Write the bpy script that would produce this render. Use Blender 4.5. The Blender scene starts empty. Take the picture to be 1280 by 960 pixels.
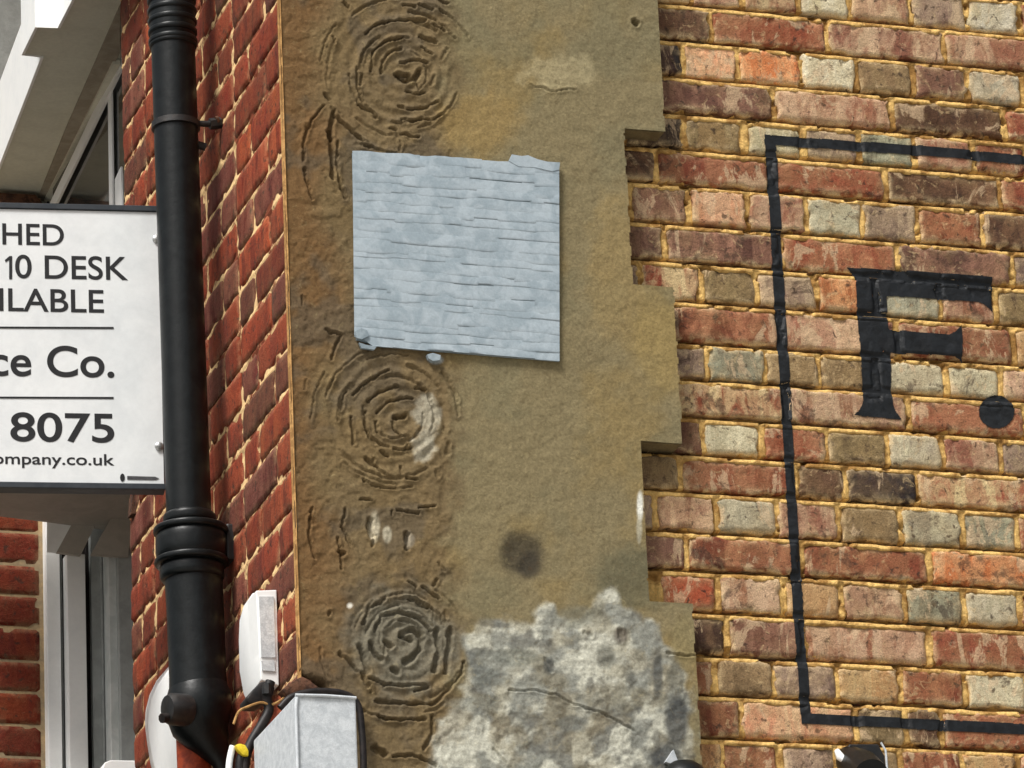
import bpy, math, random
import numpy as np
from mathutils import Vector, Matrix
from mathutils.bvhtree import BVHTree
random.seed(7)
S = bpy.context.scene
C = S.collection

# ------------------------------------------------------------------ camera
FPX, PITCH, YAW, ROLL, DIST = 6446.9, .34914, .32252, -.046101, 9.277
Fv = Vector((math.sin(YAW)*math.cos(PITCH), math.cos(YAW)*math.cos(PITCH), math.sin(PITCH)))
R0 = Vector((math.cos(YAW), -math.sin(YAW), 0)); U0 = R0.cross(Fv)
Rv = math.cos(ROLL)*R0 + math.sin(ROLL)*U0
Uv = -math.sin(ROLL)*R0 + math.cos(ROLL)*U0
ORG = Vector((0, 0, 4.8))                  # the point of the gable wall the camera aims at
CAM = ORG - DIST*Fv
cam = bpy.data.objects.new('camera', bpy.data.cameras.new('camera')); C.objects.link(cam)
cam.data.sensor_width = 36; cam.data.lens = FPX/1280*36; cam.data.clip_end = 500; cam.data.clip_start = .1
cam.matrix_world = Matrix(((Rv.x, Uv.x, -Fv.x, CAM.x), (Rv.y, Uv.y, -Fv.y, CAM.y), (Rv.z, Uv.z, -Fv.z, CAM.z), (0, 0, 0, 1)))
S.camera = cam

def ray(px, py): return (px-640)/FPX*Rv - (py-480)/FPX*Uv + Fv
def on_plane(px, py, P, n):
    d = ray(px, py); return CAM + d*((P-CAM).dot(n)/d.dot(n))
def on_x(px, py, X): return on_plane(px, py, Vector((X, 0, 0)), Vector((1, 0, 0)))
def on_y(px, py, Y): return on_plane(px, py, Vector((0, Y, 0)), Vector((0, 1, 0)))
def on_z(px, py, Z): return on_plane(px, py, Vector((0, 0, Z)), Vector((0, 0, 1)))

# ------------------------------------------------------------------ light
SUN_EL, SUN_AZ = math.radians(55), math.radians(232)     # azimuth measured from +Y clockwise
w = bpy.data.worlds.new('World'); S.world = w; w.use_nodes = True
nt = w.node_tree; bg = nt.nodes['Background']
sky = nt.nodes.new('ShaderNodeTexSky'); sky.sky_type = 'NISHITA'; sky.sun_disc = False
sky.sun_elevation = SUN_EL; sky.sun_rotation = SUN_AZ; sky.dust_density = 6; sky.air_density = 1.2; sky.ozone_density = .6
hs = nt.nodes.new('ShaderNodeHueSaturation'); hs.inputs['Saturation'].default_value = .35
nt.links.new(sky.outputs[0], hs.inputs['Color']); nt.links.new(hs.outputs[0], bg.inputs[0]); bg.inputs[1].default_value = .10
sd = bpy.data.lights.new('sun', 'SUN'); sd.energy = 3.4; sd.angle = math.radians(18); sd.color = (1, .975, .94)
sun = bpy.data.objects.new('sun', sd); C.objects.link(sun)
sdir = Vector((math.sin(SUN_AZ)*math.cos(SUN_EL), math.cos(SUN_AZ)*math.cos(SUN_EL), math.sin(SUN_EL)))
sun.rotation_euler = sdir.to_track_quat('Z', 'Y').to_euler()
S.view_settings.view_transform = 'Standard'; S.view_settings.look = 'None'; S.view_settings.exposure = .15; S.view_settings.gamma = 1

# ------------------------------------------------------------------ numpy noise
def vnoise(x, y, seed=0):
    xi = np.floor(x).astype(np.int64); yi = np.floor(y).astype(np.int64)
    xf = x-xi; yf = y-yi
    def h(a, b):
        n = (a*374761393 + b*668265263 + seed*1274126177) & 0xffffffff
        n = ((n ^ (n >> 13))*1274126177) & 0xffffffff
        n = (n ^ (n >> 16)) & 0xffff
        return n/65535.0
    u = xf*xf*(3-2*xf); v = yf*yf*(3-2*yf)
    return (h(xi, yi)*(1-u)+h(xi+1, yi)*u)*(1-v) + (h(xi, yi+1)*(1-u)+h(xi+1, yi+1)*u)*v
def fbm(x, y, f, oc=4, seed=0, rough=.5):
    a, s, t = 1., 0., 0.
    for i in range(oc):
        s = s + a*vnoise(x*f+17.3*i, y*f-9.1*i, seed+i*7); t += a; a *= rough; f *= 2.03
    return s/t
def sstep(a, b, x):
    t = np.clip((x-a)/(b-a), 0, 1); return t*t*(3-2*t)

# ------------------------------------------------------------------ mesh helpers
def lin(c): return tuple(((v/255)/12.92 if v/255 <= .04045 else ((v/255+.055)/1.055)**2.4) for v in c)
def obj(name, me, mat=None, parent=None):
    o = bpy.data.objects.new(name, me); C.objects.link(o)
    if mat and not me.materials: me.materials.append(mat)
    if parent: o.parent = parent
    return o
def empty(name, loc=(0, 0, 0)):
    o = bpy.data.objects.new(name, None); C.objects.link(o); o.location = loc; o.empty_display_size = .1
    return o
def tag(o, label, cat, group=None):
    o['label'] = label; o['category'] = cat
    if group: o['group'] = group
    return o
def adopt(child, parent):       # parent at a place: keep world placement
    child.parent = parent; child.matrix_parent_inverse = Matrix.Translation(parent.location).inverted()
    return child
def part(name, me, mat, root): return adopt(obj(name, me, mat), root)
class MB:
    def __init__(s): s.v = []; s.f = []
    def add(s, v, f):
        n = len(s.v); s.v += [tuple(p) for p in v]; s.f += [tuple(i+n for i in q) for q in f]; return s
    def box(s, x0, x1, y0, y1, z0, z1):
        v = [(x, y, z) for z in (z0, z1) for y in (y0, y1) for x in (x0, x1)]
        return s.add(v, [(0, 2, 3, 1), (4, 5, 7, 6), (0, 1, 5, 4), (2, 6, 7, 3), (0, 4, 6, 2), (1, 3, 7, 5)])
    def prism(s, pts, off):
        n = len(pts); off = Vector(off); p = [Vector(q) for q in pts]
        return s.add(p+[q+off for q in p], [tuple(range(n)), tuple(range(2*n-1, n-1, -1))]+[(i, i+n, (i+1) % n+n, (i+1) % n) for i in range(n)])
    def tube(s, pts, rad, seg=12, caps=True):
        P = [Vector(p) for p in pts]; n = len(P)
        rs = rad if isinstance(rad, (list, tuple)) else [rad]*n
        v = []; up = None
        for i in range(n):
            t = (P[min(i+1, n-1)]-P[max(i-1, 0)])
            if t.length < 1e-9: t = Vector((0, 0, 1))
            t.normalize()
            if up is None: up = t.orthogonal().normalized()
            a = (up - t*up.dot(t)).normalized(); up = a; b = t.cross(a)
            v += [P[i]+rs[i]*(math.cos(k*2*math.pi/seg)*a+math.sin(k*2*math.pi/seg)*b) for k in range(seg)]
        f = [(i*seg+k, i*seg+(k+1) % seg, (i+1)*seg+(k+1) % seg, (i+1)*seg+k) for i in range(n-1) for k in range(seg)]
        if caps: f += [tuple(range(seg-1, -1, -1)), tuple(range((n-1)*seg, n*seg))]
        return s.add(v, f)
    def mesh(s, name, smooth=False, bevel=0):
        me = bpy.data.meshes.new(name); me.from_pydata(s.v, [], s.f)
        import bmesh
        bm = bmesh.new(); bm.from_mesh(me); bmesh.ops.recalc_face_normals(bm, faces=bm.faces)
        if bevel: bmesh.ops.bevel(bm, geom=list(bm.edges), offset=bevel, segments=2, affect='EDGES', profile=.5)
        bm.to_mesh(me); bm.free()
        if smooth:
            me.polygons.foreach_set('use_smooth', [True]*len(me.polygons))
            me.set_sharp_from_angle(angle=math.radians(smooth if smooth is not True else 40))
        return me
def grid_mesh(name, X, Y, Z, flip=False, mask=None, cols=None, smooth=True, extra=None):
    nz, nx = X.shape
    v = np.stack([X, Y, Z], -1).reshape(-1, 3).astype(np.float32)
    i = np.arange((nz-1)*(nx-1)); r = i//(nx-1); c = i % (nx-1); a = r*nx+c
    q = np.stack([a, a+1, a+nx+1, a+nx], -1)
    if flip: q = q[:, ::-1]
    if mask is not None:
        q = q[mask.reshape(-1)[q].all(axis=1)]
        used = np.zeros(len(v), bool); used[q.reshape(-1)] = True
        idx = np.cumsum(used)-1; q = idx[q]; v = v[used]
        if cols is not None: cols = cols.reshape(-1, 3)[used]
    me = bpy.data.meshes.new(name)
    me.vertices.add(len(v)); me.vertices.foreach_set('co', v.reshape(-1))
    me.loops.add(len(q)*4); me.loops.foreach_set('vertex_index', np.ascontiguousarray(q).reshape(-1).astype(np.int32))
    me.polygons.add(len(q)); me.polygons.foreach_set('loop_start', (np.arange(len(q))*4).astype(np.int32))
    me.polygons.foreach_set('use_smooth', np.full(len(q), smooth))
    me.update(calc_edges=True)
    if cols is not None:
        at = me.attributes.new('albedo', 'FLOAT_COLOR', 'POINT')
        cc = np.concatenate([cols.reshape(-1, 3), np.ones((len(v), 1))], 1).astype(np.float32)
        at.data.foreach_set('color', cc.reshape(-1))
    return me

# ------------------------------------------------------------------ materials
def newmat(name):
    m = bpy.data.materials.new(name); m.use_nodes = True
    return m, m.node_tree.nodes, m.node_tree.links, m.node_tree.nodes['Principled BSDF']
def nnoise(N, L, vec, scale, detail=4, rough=.55, dist=0):
    n = N.new('ShaderNodeTexNoise'); n.inputs['Scale'].default_value = scale; n.inputs['Detail'].default_value = detail
    n.inputs['Roughness'].default_value = rough; n.inputs['Distortion'].default_value = dist
    if vec is not None: L.new(vec, n.inputs['Vector'])
    return n.outputs['Fac']
def nramp(N, L, fac, a, b, va=0., vb=1.):
    n = N.new('ShaderNodeMapRange'); n.interpolation_type = 'SMOOTHSTEP'
    n.inputs['From Min'].default_value = a; n.inputs['From Max'].default_value = b
    n.inputs['To Min'].default_value = va; n.inputs['To Max'].default_value = vb
    L.new(fac, n.inputs['Value']); return n.outputs['Result']
def nmix(N, L, fac, a, b, mode='MIX'):
    n = N.new('ShaderNodeMix'); n.data_type = 'RGBA'; n.blend_type = mode
    for s, v in ((n.inputs[0], fac), (n.inputs[6], a), (n.inputs[7], b)):
        if isinstance(v, bpy.types.NodeSocket): L.new(v, s)
        elif isinstance(v, (int, float)): s.default_value = v
        else: s.default_value = (*v, 1)
    return n.outputs[2]
def nmath(N, L, op, a, b=0.):
    n = N.new('ShaderNodeMath'); n.operation = op
    for s, v in ((n.inputs[0], a), (n.inputs[1], b)):
        if isinstance(v, bpy.types.NodeSocket): L.new(v, s)
        else: s.default_value = v
    return n.outputs[0]
def nbump(N, L, h, P, strength=.5, dist=.002):
    b = N.new('ShaderNodeBump'); b.inputs['Strength'].default_value = strength; b.inputs['Distance'].default_value = dist
    L.new(h, b.inputs['Height']); L.new(b.outputs[0], P.inputs['Normal'])
def npos(N, L, scale=(1, 1, 1), offset=None):
    g = N.new('ShaderNodeNewGeometry'); v = g.outputs['Position']
    if scale != (1, 1, 1):
        m = N.new('ShaderNodeVectorMath'); m.operation = 'MULTIPLY'; m.inputs[1].default_value = scale; L.new(v, m.inputs[0]); v = m.outputs[0]
    if offset is not None:
        m = N.new('ShaderNodeVectorMath'); m.operation = 'ADD'; L.new(v, m.inputs[0]); L.new(offset, m.inputs[1]); v = m.outputs[0]
    return v
def attr(N, name):
    a = N.new('ShaderNodeAttribute'); a.attribute_type = 'OBJECT'; a.attribute_name = name; return a

def brick_material(name, smear, smear_amt, edge_amt, sandy, tone):
    m, N, L, P = newmat(name)
    c1 = N.new('ShaderNodeObjectInfo'); c2 = attr(N, 'second_colour'); sd_ = attr(N, 'offset')
    pos = npos(N, L, (1, 1, 1), sd_.outputs['Vector'])
    pos2 = npos(N, L, (1, 1, .45), sd_.outputs['Vector'])
    pos3 = npos(N, L, (1, 1, .12), sd_.outputs['Vector'])
    fa = nramp(N, L, nnoise(N, L, pos2, 24, 6, .65, .8), .42, .58)
    fb = nramp(N, L, nnoise(N, L, pos3, 19, 2, .4, .0), .50, .53)
    f1 = nmath(N, L, 'ADD', nmath(N, L, 'MULTIPLY', fa, .6), nmath(N, L, 'MULTIPLY', fb, .4))
    col = nmix(N, L, f1, c1.outputs['Color'], c2.outputs['Color'])
    # iron-dark and sandy flecks of the clay
    col = nmix(N, L, nramp(N, L, nnoise(N, L, pos, 60, 4, .6, .5), .57, .68, 0, .8), col, lin((58, 42, 34)))
    col = nmix(N, L, nramp(N, L, nnoise(N, L, pos, 17, 5, .6, .6), .42, .66, 0, sandy), col, lin((150, 122, 82)))
    col = nmix(N, L, nramp(N, L, nnoise(N, L, pos, 45, 5, .65, 1.2), .57, .68, 0, smear_amt), col, lin(smear))
    if sandy > .2:
        col = nmix(N, L, nramp(N, L, nnoise(N, L, pos2, 17, 6, .65, 1.), .56, .61, 0, .6), col, lin((206, 178, 142)))
        col = nmix(N, L, nramp(N, L, nnoise(N, L, pos, 14, 6, .7, .8), .57, .64, 0, .62), col, lin((66, 48, 40)))
    ea = N.new('ShaderNodeAttribute'); ea.attribute_name = 'edge'
    es = nmath(N, L, 'MULTIPLY', ea.outputs['Fac'], nramp(N, L, nnoise(N, L, pos, 34, 4, .6, .6), .40, .60, 0, edge_amt))
    col = nmix(N, L, es, col, lin((222, 196, 150)))
    g = nramp(N, L, nnoise(N, L, pos, 420, 3, .7), .25, .75, .66*tone, 1.24*tone)
    col = nmix(N, L, 1., col, (1, 1, 1), 'MULTIPLY') if False else col
    gm = N.new('ShaderNodeVectorMath'); gm.operation = 'SCALE'; L.new(col, gm.inputs[0]); L.new(g, gm.inputs['Scale'])
    L.new(gm.outputs[0], P.inputs['Base Color'])
    P.inputs['Roughness'].default_value = .9; P.inputs['Specular IOR Level'].default_value = .25
    h = nmath(N, L, 'ADD', nnoise(N, L, pos, 90, 6, .7), nmath(N, L, 'MULTIPLY', nnoise(N, L, pos, 500, 2), .25))
    nbump(N, L, h, P, .9, .004)
    return m
M_brick = brick_material('old_stock_brick', (206, 178, 132), .45, .8, .25, .96)
M_redbrick = brick_material('red_facing_brick', (150, 100, 70), .25, .2, .08, .9)

def mottled(name, ca, cb, scale=60, rough=.9, lo=.4, hi=.6, bump=.5, bdist=.002, bscale=200, spec=.3, grain=.15, metal=0):
    m, N, L, P = newmat(name); pos = npos(N, L)
    col = nmix(N, L, nramp(N, L, nnoise(N, L, pos, scale, 6, .6, .6), lo, hi), lin(ca), lin(cb))
    if grain:
        gm = N.new('ShaderNodeVectorMath'); gm.operation = 'SCALE'; L.new(col, gm.inputs[0])
        L.new(nramp(N, L, nnoise(N, L, pos, scale*7, 3, .7), .25, .75, 1-grain, 1+grain), gm.inputs['Scale']); col = gm.outputs[0]
    L.new(col, P.inputs['Base Color']); P.inputs['Roughness'].default_value = rough
    P.inputs['Specular IOR Level'].default_value = spec; P.inputs['Metallic'].default_value = metal
    if bump: nbump(N, L, nnoise(N, L, pos, bscale, 6, .65), P, bump, bdist)
    return m
M_mortar = mottled('yellow_sand_mortar', (158, 118, 64), (224, 184, 112), 22, .95, .40, .58, .9, .004, 160, .2, .2)
M_redmortar = mottled('buff_mortar', (120, 62, 40), (232, 196, 142), 20, .95, .42, .54, .6, .003, 200, .2, .2)
M_pipe = mottled('black_painted_iron', (9, 13, 14), (17, 21, 22), 40, .36, .35, .65, .35, .002, 45, .28, .25)
M_clip = mottled('black_iron_fixing', (22, 23, 24), (40, 36, 33), 60, .5, .4, .7, .3, .002, 90, .5)
M_white = mottled('white_gloss_paint', (246, 247, 245), (238, 240, 239), 12, .4, .4, .7, .1, .001, 60, .5, .02)
M_signwhite = mottled('satin_white_sign_face', (226, 229, 229), (214, 218, 219), 9, .45, .35, .7, .05, .0005, 300, .4, .03)
M_signframe = mottled('dark_sign_edge', (40, 46, 52), (50, 55, 60), 30, .5, .4, .6, 0, 0, 0, .4, .05)
M_ink = mottled('black_vinyl', (22, 22, 24), (28, 28, 30), 30, .5, .4, .6, 0, 0, 0, .4, 0)
M_soffit = mottled('grey_painted_soffit', (208, 208, 192), (214, 214, 198), 14, .7, .4, .6, .15, .002, 60, .3, .05)
M_soffitdark = mottled('brown_grey_soffit_moulding', (150, 142, 126), (164, 156, 140), 20, .7, .4, .6, .1, .002, 60, .3, .05)
M_ledge = mottled('grey_painted_ledge', (168, 162, 152), (178, 172, 162), 12, .75, .4, .6, .1, .002, 60, .3, .04)
M_greyframe = mottled('grey_window_frame', (150, 154, 152), (164, 168, 166), 20, .5, .4, .6, 0, 0, 0, .4, .03)
M_panel = mottled('pale_blue_grey_strip', (146, 160, 168), (168, 180, 187), 30, .6, .36, .64, .35, .002, 90, .35, .06)
M_panelback = mottled('blue_grey_backing', (128, 142, 150), (150, 163, 170), 20, .6, .4, .6, .2, .001, 90, .3, .1)
M_galv = mottled('galvanised_steel', (184, 190, 194), (206, 211, 214), 70, .5, .34, .66, .25, .0012, 120, .5, .12, 0)
M_paint = mottled('black_wall_paint', (13, 16, 19), (22, 26, 30), 50, .6, .4, .6, .35, .002, 220, .35, .12)
M_terracotta = mottled('terracotta_pipe', (120, 44, 22), (150, 62, 32), 40, .6, .4, .6, .3, .002, 60)
M_yellow = mottled('yellow_tape', (214, 186, 30), (228, 200, 50), 40, .5, .4, .6, .3, .002, 90)
M_cable = mottled('black_cable', (20, 18, 18), (38, 32, 30), 60, .5, .4, .6, .2, .001, 90)
M_rag = mottled('rusty_brown_sealant', (62, 42, 32), (100, 68, 50), 70, .9, .4, .6, .8, .005, 90)
M_screw = mottled('zinc_screw', (150, 152, 150), (190, 190, 188), 200, .35, .4, .6, 0, 0, 0, .5, .05, .7)
M_screwpaint = mottled('paint_patch', (205, 196, 176), (225, 218, 200), 90, .8, .4, .6, .3, .002, 90)
M_pave = mottled('pavement_slab', (150, 147, 140), (166, 162, 155), 3, .9)
M_curtain = mottled('white_blind', (205, 208, 205), (190, 195, 192), 20, .8, .4, .6, 0, 0, 0, .3, .02)
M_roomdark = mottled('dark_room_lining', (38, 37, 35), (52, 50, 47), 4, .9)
M_farwall = mottled('grey_rendered_wall', (140, 140, 134), (156, 156, 150), 4, .9)
def glass_material(name, c, rough=.06):
    m, N, L, P = newmat(name); P.inputs['Base Color'].default_value = (*lin(c), 1)
    P.inputs['Roughness'].default_value = rough; P.inputs['Specular IOR Level'].default_value = .6
    nbump(N, L, nnoise(N, L, npos(N, L), 3, 2), P, .04, .01)
    return m
M_glass = glass_material('dark_window_glass', (44, 46, 44))
M_glassgrey = glass_material('grey_window_glass', (104, 108, 108), .12)

def slab_material():
    m, N, L, P = newmat('weathered_stone_render'); pos = npos(N, L)
    a = N.new('ShaderNodeAttribute'); a.attribute_name = 'albedo'
    col = a.outputs['Color']
    col = nmix(N, L, nramp(N, L, nnoise(N, L, pos, 70, 6, .7, 1.), .5, .72, 0, .35), col, lin((84, 66, 42)))
    col = nmix(N, L, nramp(N, L, nnoise(N, L, pos, 55, 6, .7, 1.5), .56, .74, 0, .3), col, lin((176, 160, 116)))
    gm = N.new('ShaderNodeVectorMath'); gm.operation = 'SCALE'; L.new(col, gm.inputs[0])
    L.new(nramp(N, L, nnoise(N, L, pos, 210, 5, .75), .3, .7, .80, 1.20), gm.inputs['Scale'])
    L.new(gm.outputs[0], P.inputs['Base Color']); P.inputs['Roughness'].default_value = .92; P.inputs['Specular IOR Level'].default_value = .2
    h = nmath(N, L, 'ADD', nnoise(N, L, pos, 110, 6, .7), nmath(N, L, 'MULTIPLY', nnoise(N, L, pos, 600, 2), .3))
    nbump(N, L, h, P, .6, .003)
    return m
M_slab = slab_material()

def far_brick(name, c1, c2, mc):
    m, N, L, P = newmat(name)
    b = N.new('ShaderNodeTexBrick'); b.inputs['Scale'].default_value = 1
    b.inputs['Brick Width'].default_value = .225; b.inputs['Row Height'].default_value = .075; b.inputs['Mortar Size'].default_value = .006
    b.inputs['Color1'].default_value = (*lin(c1), 1); b.inputs['Color2'].default_value = (*lin(c2), 1); b.inputs['Mortar'].default_value = (*lin(mc), 1)
    g = npos(N, L); sp = N.new('ShaderNodeSeparateXYZ'); L.new(g, sp.inputs[0]); cb = N.new('ShaderNodeCombineXYZ')
    L.new(nmath(N, L, 'ADD', sp.outputs[0], sp.outputs[1]), cb.inputs[0]); L.new(sp.outputs[2], cb.inputs[1]); L.new(cb.outputs[0], b.inputs['Vector'])
    L.new(b.outputs['Color'], P.inputs['Base Color']); P.inputs['Roughness'].default_value = .9
    return m
M_farstock = far_brick('stock_brick_beyond', (150, 100, 78), (170, 140, 104), (205, 165, 95))
M_farred = far_brick('red_brick_beyond', (132, 58, 38), (110, 46, 32), (200, 150, 100))

# ------------------------------------------------------------------ ground
pv = MB().box(-30, 30, -30, -.3, -.12, 0).mesh('pavement')
g = obj('pavement', pv, M_pave); g['kind'] = 'structure'

# ------------------------------------------------------------------ gable wall of old stock bricks (faces -Y, plane y = 0)
SLAB_Y = -.045
pal = {
 'D': ((76, 52, 38), (116, 84, 62)), 'R': ((134, 70, 48), (166, 110, 78)), 'P': ((158, 104, 78), (204, 168, 134)),
 'M': ((132, 106, 92), (168, 144, 118)), 'T': ((170, 126, 84), (204, 168, 116)), 'W': ((236, 226, 196), (206, 190, 150)),
 'G': ((134, 130, 106), (168, 164, 136)), 'O': ((190, 112, 66), (224, 168, 116)), 'K': ((48, 42, 42), (82, 62, 54)),
 'B': ((150, 62, 38), (178, 98, 68)), 'L': ((126, 102, 70), (152, 128, 90)), 'S': ((214, 152, 112), (228, 188, 144)),
 'C': ((172, 162, 134), (212, 200, 166)), 'V': ((108, 72, 58), (150, 110, 88)), 'X': ((146, 76, 54), (202, 176, 132))}
YB = [7, 52, 97.5, 143, 187, 231.6, 281, 328, 377, 427.7, 473.4, 520, 567, 614, 664.5, 712, 763, 816.8, 866.5, 919.4, 971]
# joints (px at mid course) and clay of each brick from the slab to the right
COURSES = [
 ((800, 865, 927, 998, 1063, 1140, 1209, 1276, 1350, 1420), 'TPXWPMWRM'),
 ((742, 889, 1035, 1180, 1325, 1470), 'DRPPR'),
 ((800, 855, 922, 1002, 1071, 1142, 1210, 1280, 1352, 1424), 'KSOWLVCRT'),
 ((820, 967, 1116, 1256, 1402), 'VPDRP'[:4]),
 ((780, 856, 931, 1005, 1075, 1143, 1217, 1285, 1355, 1427), 'KLWMGPRMT'),
 ((675, 822, 963, 1108, 1251, 1397), 'DRRDRV'[:5]),
 ((720, 788, 862, 935, 1008, 1078, 1147, 1229, 1300, 1372, 1444), 'MVSPCMRDLP'),
 ((684, 831, 977, 1124, 1266, 1412), 'VVRVMR'[:5]),
 ((730, 802, 877, 947, 1022, 1094, 1175, 1246, 1320, 1392), 'MXLMOGPLR'),
 ((828, 975, 1122, 1268, 1414), 'RPRTR'[:4]),
 ((812, 884, 957, 1024, 1095, 1184, 1252, 1326, 1400), 'MGLLCCPRM'[:8]),
 ((835, 982, 1136, 1283, 1430), 'XPRVR'[:4]),
 ((806, 879, 954, 1034, 1110, 1179, 1252, 1326, 1400), 'VCRLCPMT'),
 ((705, 851, 995, 1058, 1147, 1293, 1440), 'LRDKXRP'[:6]),
 ((750, 820, 897, 972, 1048, 1127, 1204, 1273, 1346, 1420), 'MPCPLCGRM'),
 ((712, 859, 1003, 1163, 1310, 1456), 'VRRORP'[:5]),
 ((826, 899, 980, 1053, 1132, 1206, 1276, 1350, 1424), 'BPTPGCRM'),
 ((762, 910, 1004, 1163, 1310, 1456), 'DVPRRP'[:5]),
 ((822, 895, 968, 1048, 1127, 1207, 1283, 1356, 1430), 'RLMTRCPM'),
 ((780, 927, 1072, 1133, 1178, 1320, 1466), 'RSLDRVP'[:6]),
 ((830, 904, 977, 1046, 1127, 1204, 1273, 1348, 1422), 'TRMLRTPV'),
]
gable = tag(empty('gable_wall', (.8, 0, 0)), 'old multicoloured stock brick side wall with yellow mortar and black painted lettering', 'brick wall')
def joint_z(y): return on_y(900, y, 0).z
ZB = [joint_z(y) for y in YB]
ZTOP = ZB[0]+.066
def brick_obj(root, mat, u0, u1, z0, z1, place, c1, c2, res=.005, proud=0., rnd=.006, amp=.0012, wob=.002, depth=.02, sd_=0, flip=False, name='brick'):
    nx = max(6, int((u1-u0)/res)); nz = max(5, int((z1-z0)/res))
    U, Z = np.meshgrid(np.linspace(0, 1, nx+1), np.linspace(0, 1, nz+1))
    # tighten rows near the arrises
    U = .5-.5*np.cos(np.pi*U)*.25 - (.5-U)*.75; Z = .5-.5*np.cos(np.pi*Z)*.3 - (.5-Z)*.7
    u = u0+U*(u1-u0); z = z0+Z*(z1-z0)
    d = np.minimum(np.minimum(u-u0, u1-u), np.minimum(z-z0, z1-z))
    # rounded corners and ragged outline
    du = np.minimum(u-u0, u1-u); dz = np.minimum(z-z0, z1-z); rc = rnd*1.6
    cd = np.where((du < rc) & (dz < rc), rc-np.hypot(rc-du, rc-dz), d)
    wu = (fbm(u+sd_, z, 45, 3, sd_)-.5)*2*wob*2; wz = (fbm(u, z+sd_, 50, 3, sd_+5)-.5)*2*wob*1.4
    edge = np.exp(-d/.008)
    rr = rnd*(.6+1.3*fbm(u, z, 30, 2, sd_+3))
    h = proud - np.clip(1-cd/rr, 0, 1.4)**2*rr*.75 + (fbm(u, z, 40, 4, sd_+9)-.5)*2*amp
    chip = sstep(.66, .76, fbm(u, z, 55, 3, sd_+21))*edge*.007
    h = h-chip
    tilt = (vnoise(np.array([sd_*1.7]), np.array([.5]))[0]-.5)*.05
    h += (z-(z0+z1)/2)*tilt
    u = u+wu*edge; z = z+wz*edge
    # skirt going back into the wall
    def pad(a): return np.pad(a, 1, mode='edge')
    u, z, h = pad(u), pad(z), pad(h)
    h[0, :] = h[-1, :] = -depth; h[:, 0] = h[:, -1] = -depth
    X, Y, Zz = place(u, z, h)
    me = grid_mesh(name, X, Y, Zz, flip)
    mr, mc = U.shape[0]+1, U.shape[1]+1          # quads; the returns into the joint are flat shaded
    fl = np.ones((mr, mc), bool); fl[0, :] = fl[-1, :] = False; fl[:, 0] = fl[:, -1] = False
    me.polygons.foreach_set('use_smooth', fl.reshape(-1))
    ed = pad(np.exp(-np.maximum(d-.001, 0)/.005)*np.where(Z < .2, 1.15, .85)); at = me.attributes.new('edge', 'FLOAT', 'POINT'); at.data.foreach_set('value', ed.reshape(-1).astype(np.float32))
    o = part(name, me, mat, root)
    o.color = (*lin(c1), 1)
    o['second_colour'] = list(lin(c2)); o['offset'] = [sd_*3.7 % 50, sd_*1.3 % 50, sd_*7.1 % 50]
    return o
def jig(c, k):
    f = 1+random.uniform(-k, k); m = sum(c)/3
    return tuple(max(8, min(250, (v*.98+m*.02)*f+random.uniform(-2, 2))) for v in c)
def on_gable(u, z, h): return u, -h, z
seed = 1
brick_list = []; joints = []
for k, (xs, cl) in enumerate(COURSES):
    z0 = ZB[k]; z1 = (ZB[k-1] if k else ZTOP+.009)-.0125
    ym = YB[k]-24
    X = []
    for px in xs:
        # the course runs downhill to the right in the picture, so iterate to its own height
        zc = (z0+z1)/2; py = ym
        for _ in range(4):
            p = on_y(px, py, 0); py += (p.z-zc)*650
        X.append(on_y(px, py, 0).x)
    joints.append((z0, z1, X))
    for i, ch in enumerate(cl):
        a, b = X[i]+.0052, X[i+1]-.0052
        if b > 1.15: b = min(b, 1.15)
        if b-a < .02: continue
        c1, c2 = pal[ch]
        o = brick_obj(gable, M_brick, a, b, z0+random.uniform(-.0005, .001), z1+random.uniform(-.0015, .001), on_gable, jig(c1, .13), jig(c2, .08),
                      res=.0045, proud=random.uniform(-.001, .003), rnd=random.uniform(.0025, .0075), amp=.0018, wob=random.uniform(.002, .0052), sd_=seed)
        brick_list.append(o); seed += 1
# two plain courses above and one below what the camera sees
def plain_courses(z0s):
    global seed
    for n, z0 in enumerate(z0s):
        st = n % 2 == 0; L_ = .225 if st else .1125
        x = .25+random.uniform(-.05, .05)
        while x < 1.1:
            c1, c2 = pal[random.choice('RVPDRX' if st else 'LMCGPT')]
            brick_obj(gable, M_brick, x, x+L_-.0105, z0, z0+.0625, on_gable, jig(c1, .1), jig(c2, .1), res=.012, sd_=seed); seed += 1; x += L_
plain_courses([ZTOP+.009+.075*i for i in range(4)]); plain_courses([ZB[-1]-.075])
# mortar bed: struck joints, deep under each brick's lower arris, flush on the brick below
MX0, MX1, MZ0, MZ1 = .18, 1.16, ZB[-1]-.09, ZTOP+.309
gx = np.arange(MX0, MX1, .003); gz = np.arange(MZ0, MZ1, .0024)
GX, GZ = np.meshgrid(gx, gz)
D = np.full(GX.shape, .007)
bots = [ZTOP+.009+.075*i for i in range(4)]+ZB+[ZB[-1]-.075]
wav = (fbm(GX, GZ, 14, 3, 55)-.5)*.006
for zb in bots:
    t = (zb-GZ-wav*.4)/.0125
    inj = (t > -.25) & (t < 1.35)
    prof = .004*np.clip(1-t, 0, 1)+.018*sstep(.60, .44, t)-.0002-.0008*np.clip(t, 0, 1)
    D = np.where(inj, prof, D)
for (z0, z1, X) in joints:
    for xj in X:
        m_ = (np.abs(GX-xj+wav*.5) < .0068) & (GZ > z0) & (GZ < z1+.003)
        D = np.where(m_, .0032, D)
D = D + (fbm(GX, GZ, 70, 4, 77)-.5)*.006 + sstep(.68, .76, fbm(GX, GZ, 38, 3, 99))*.010
me = grid_mesh('mortar', GX, D, GZ)
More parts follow.
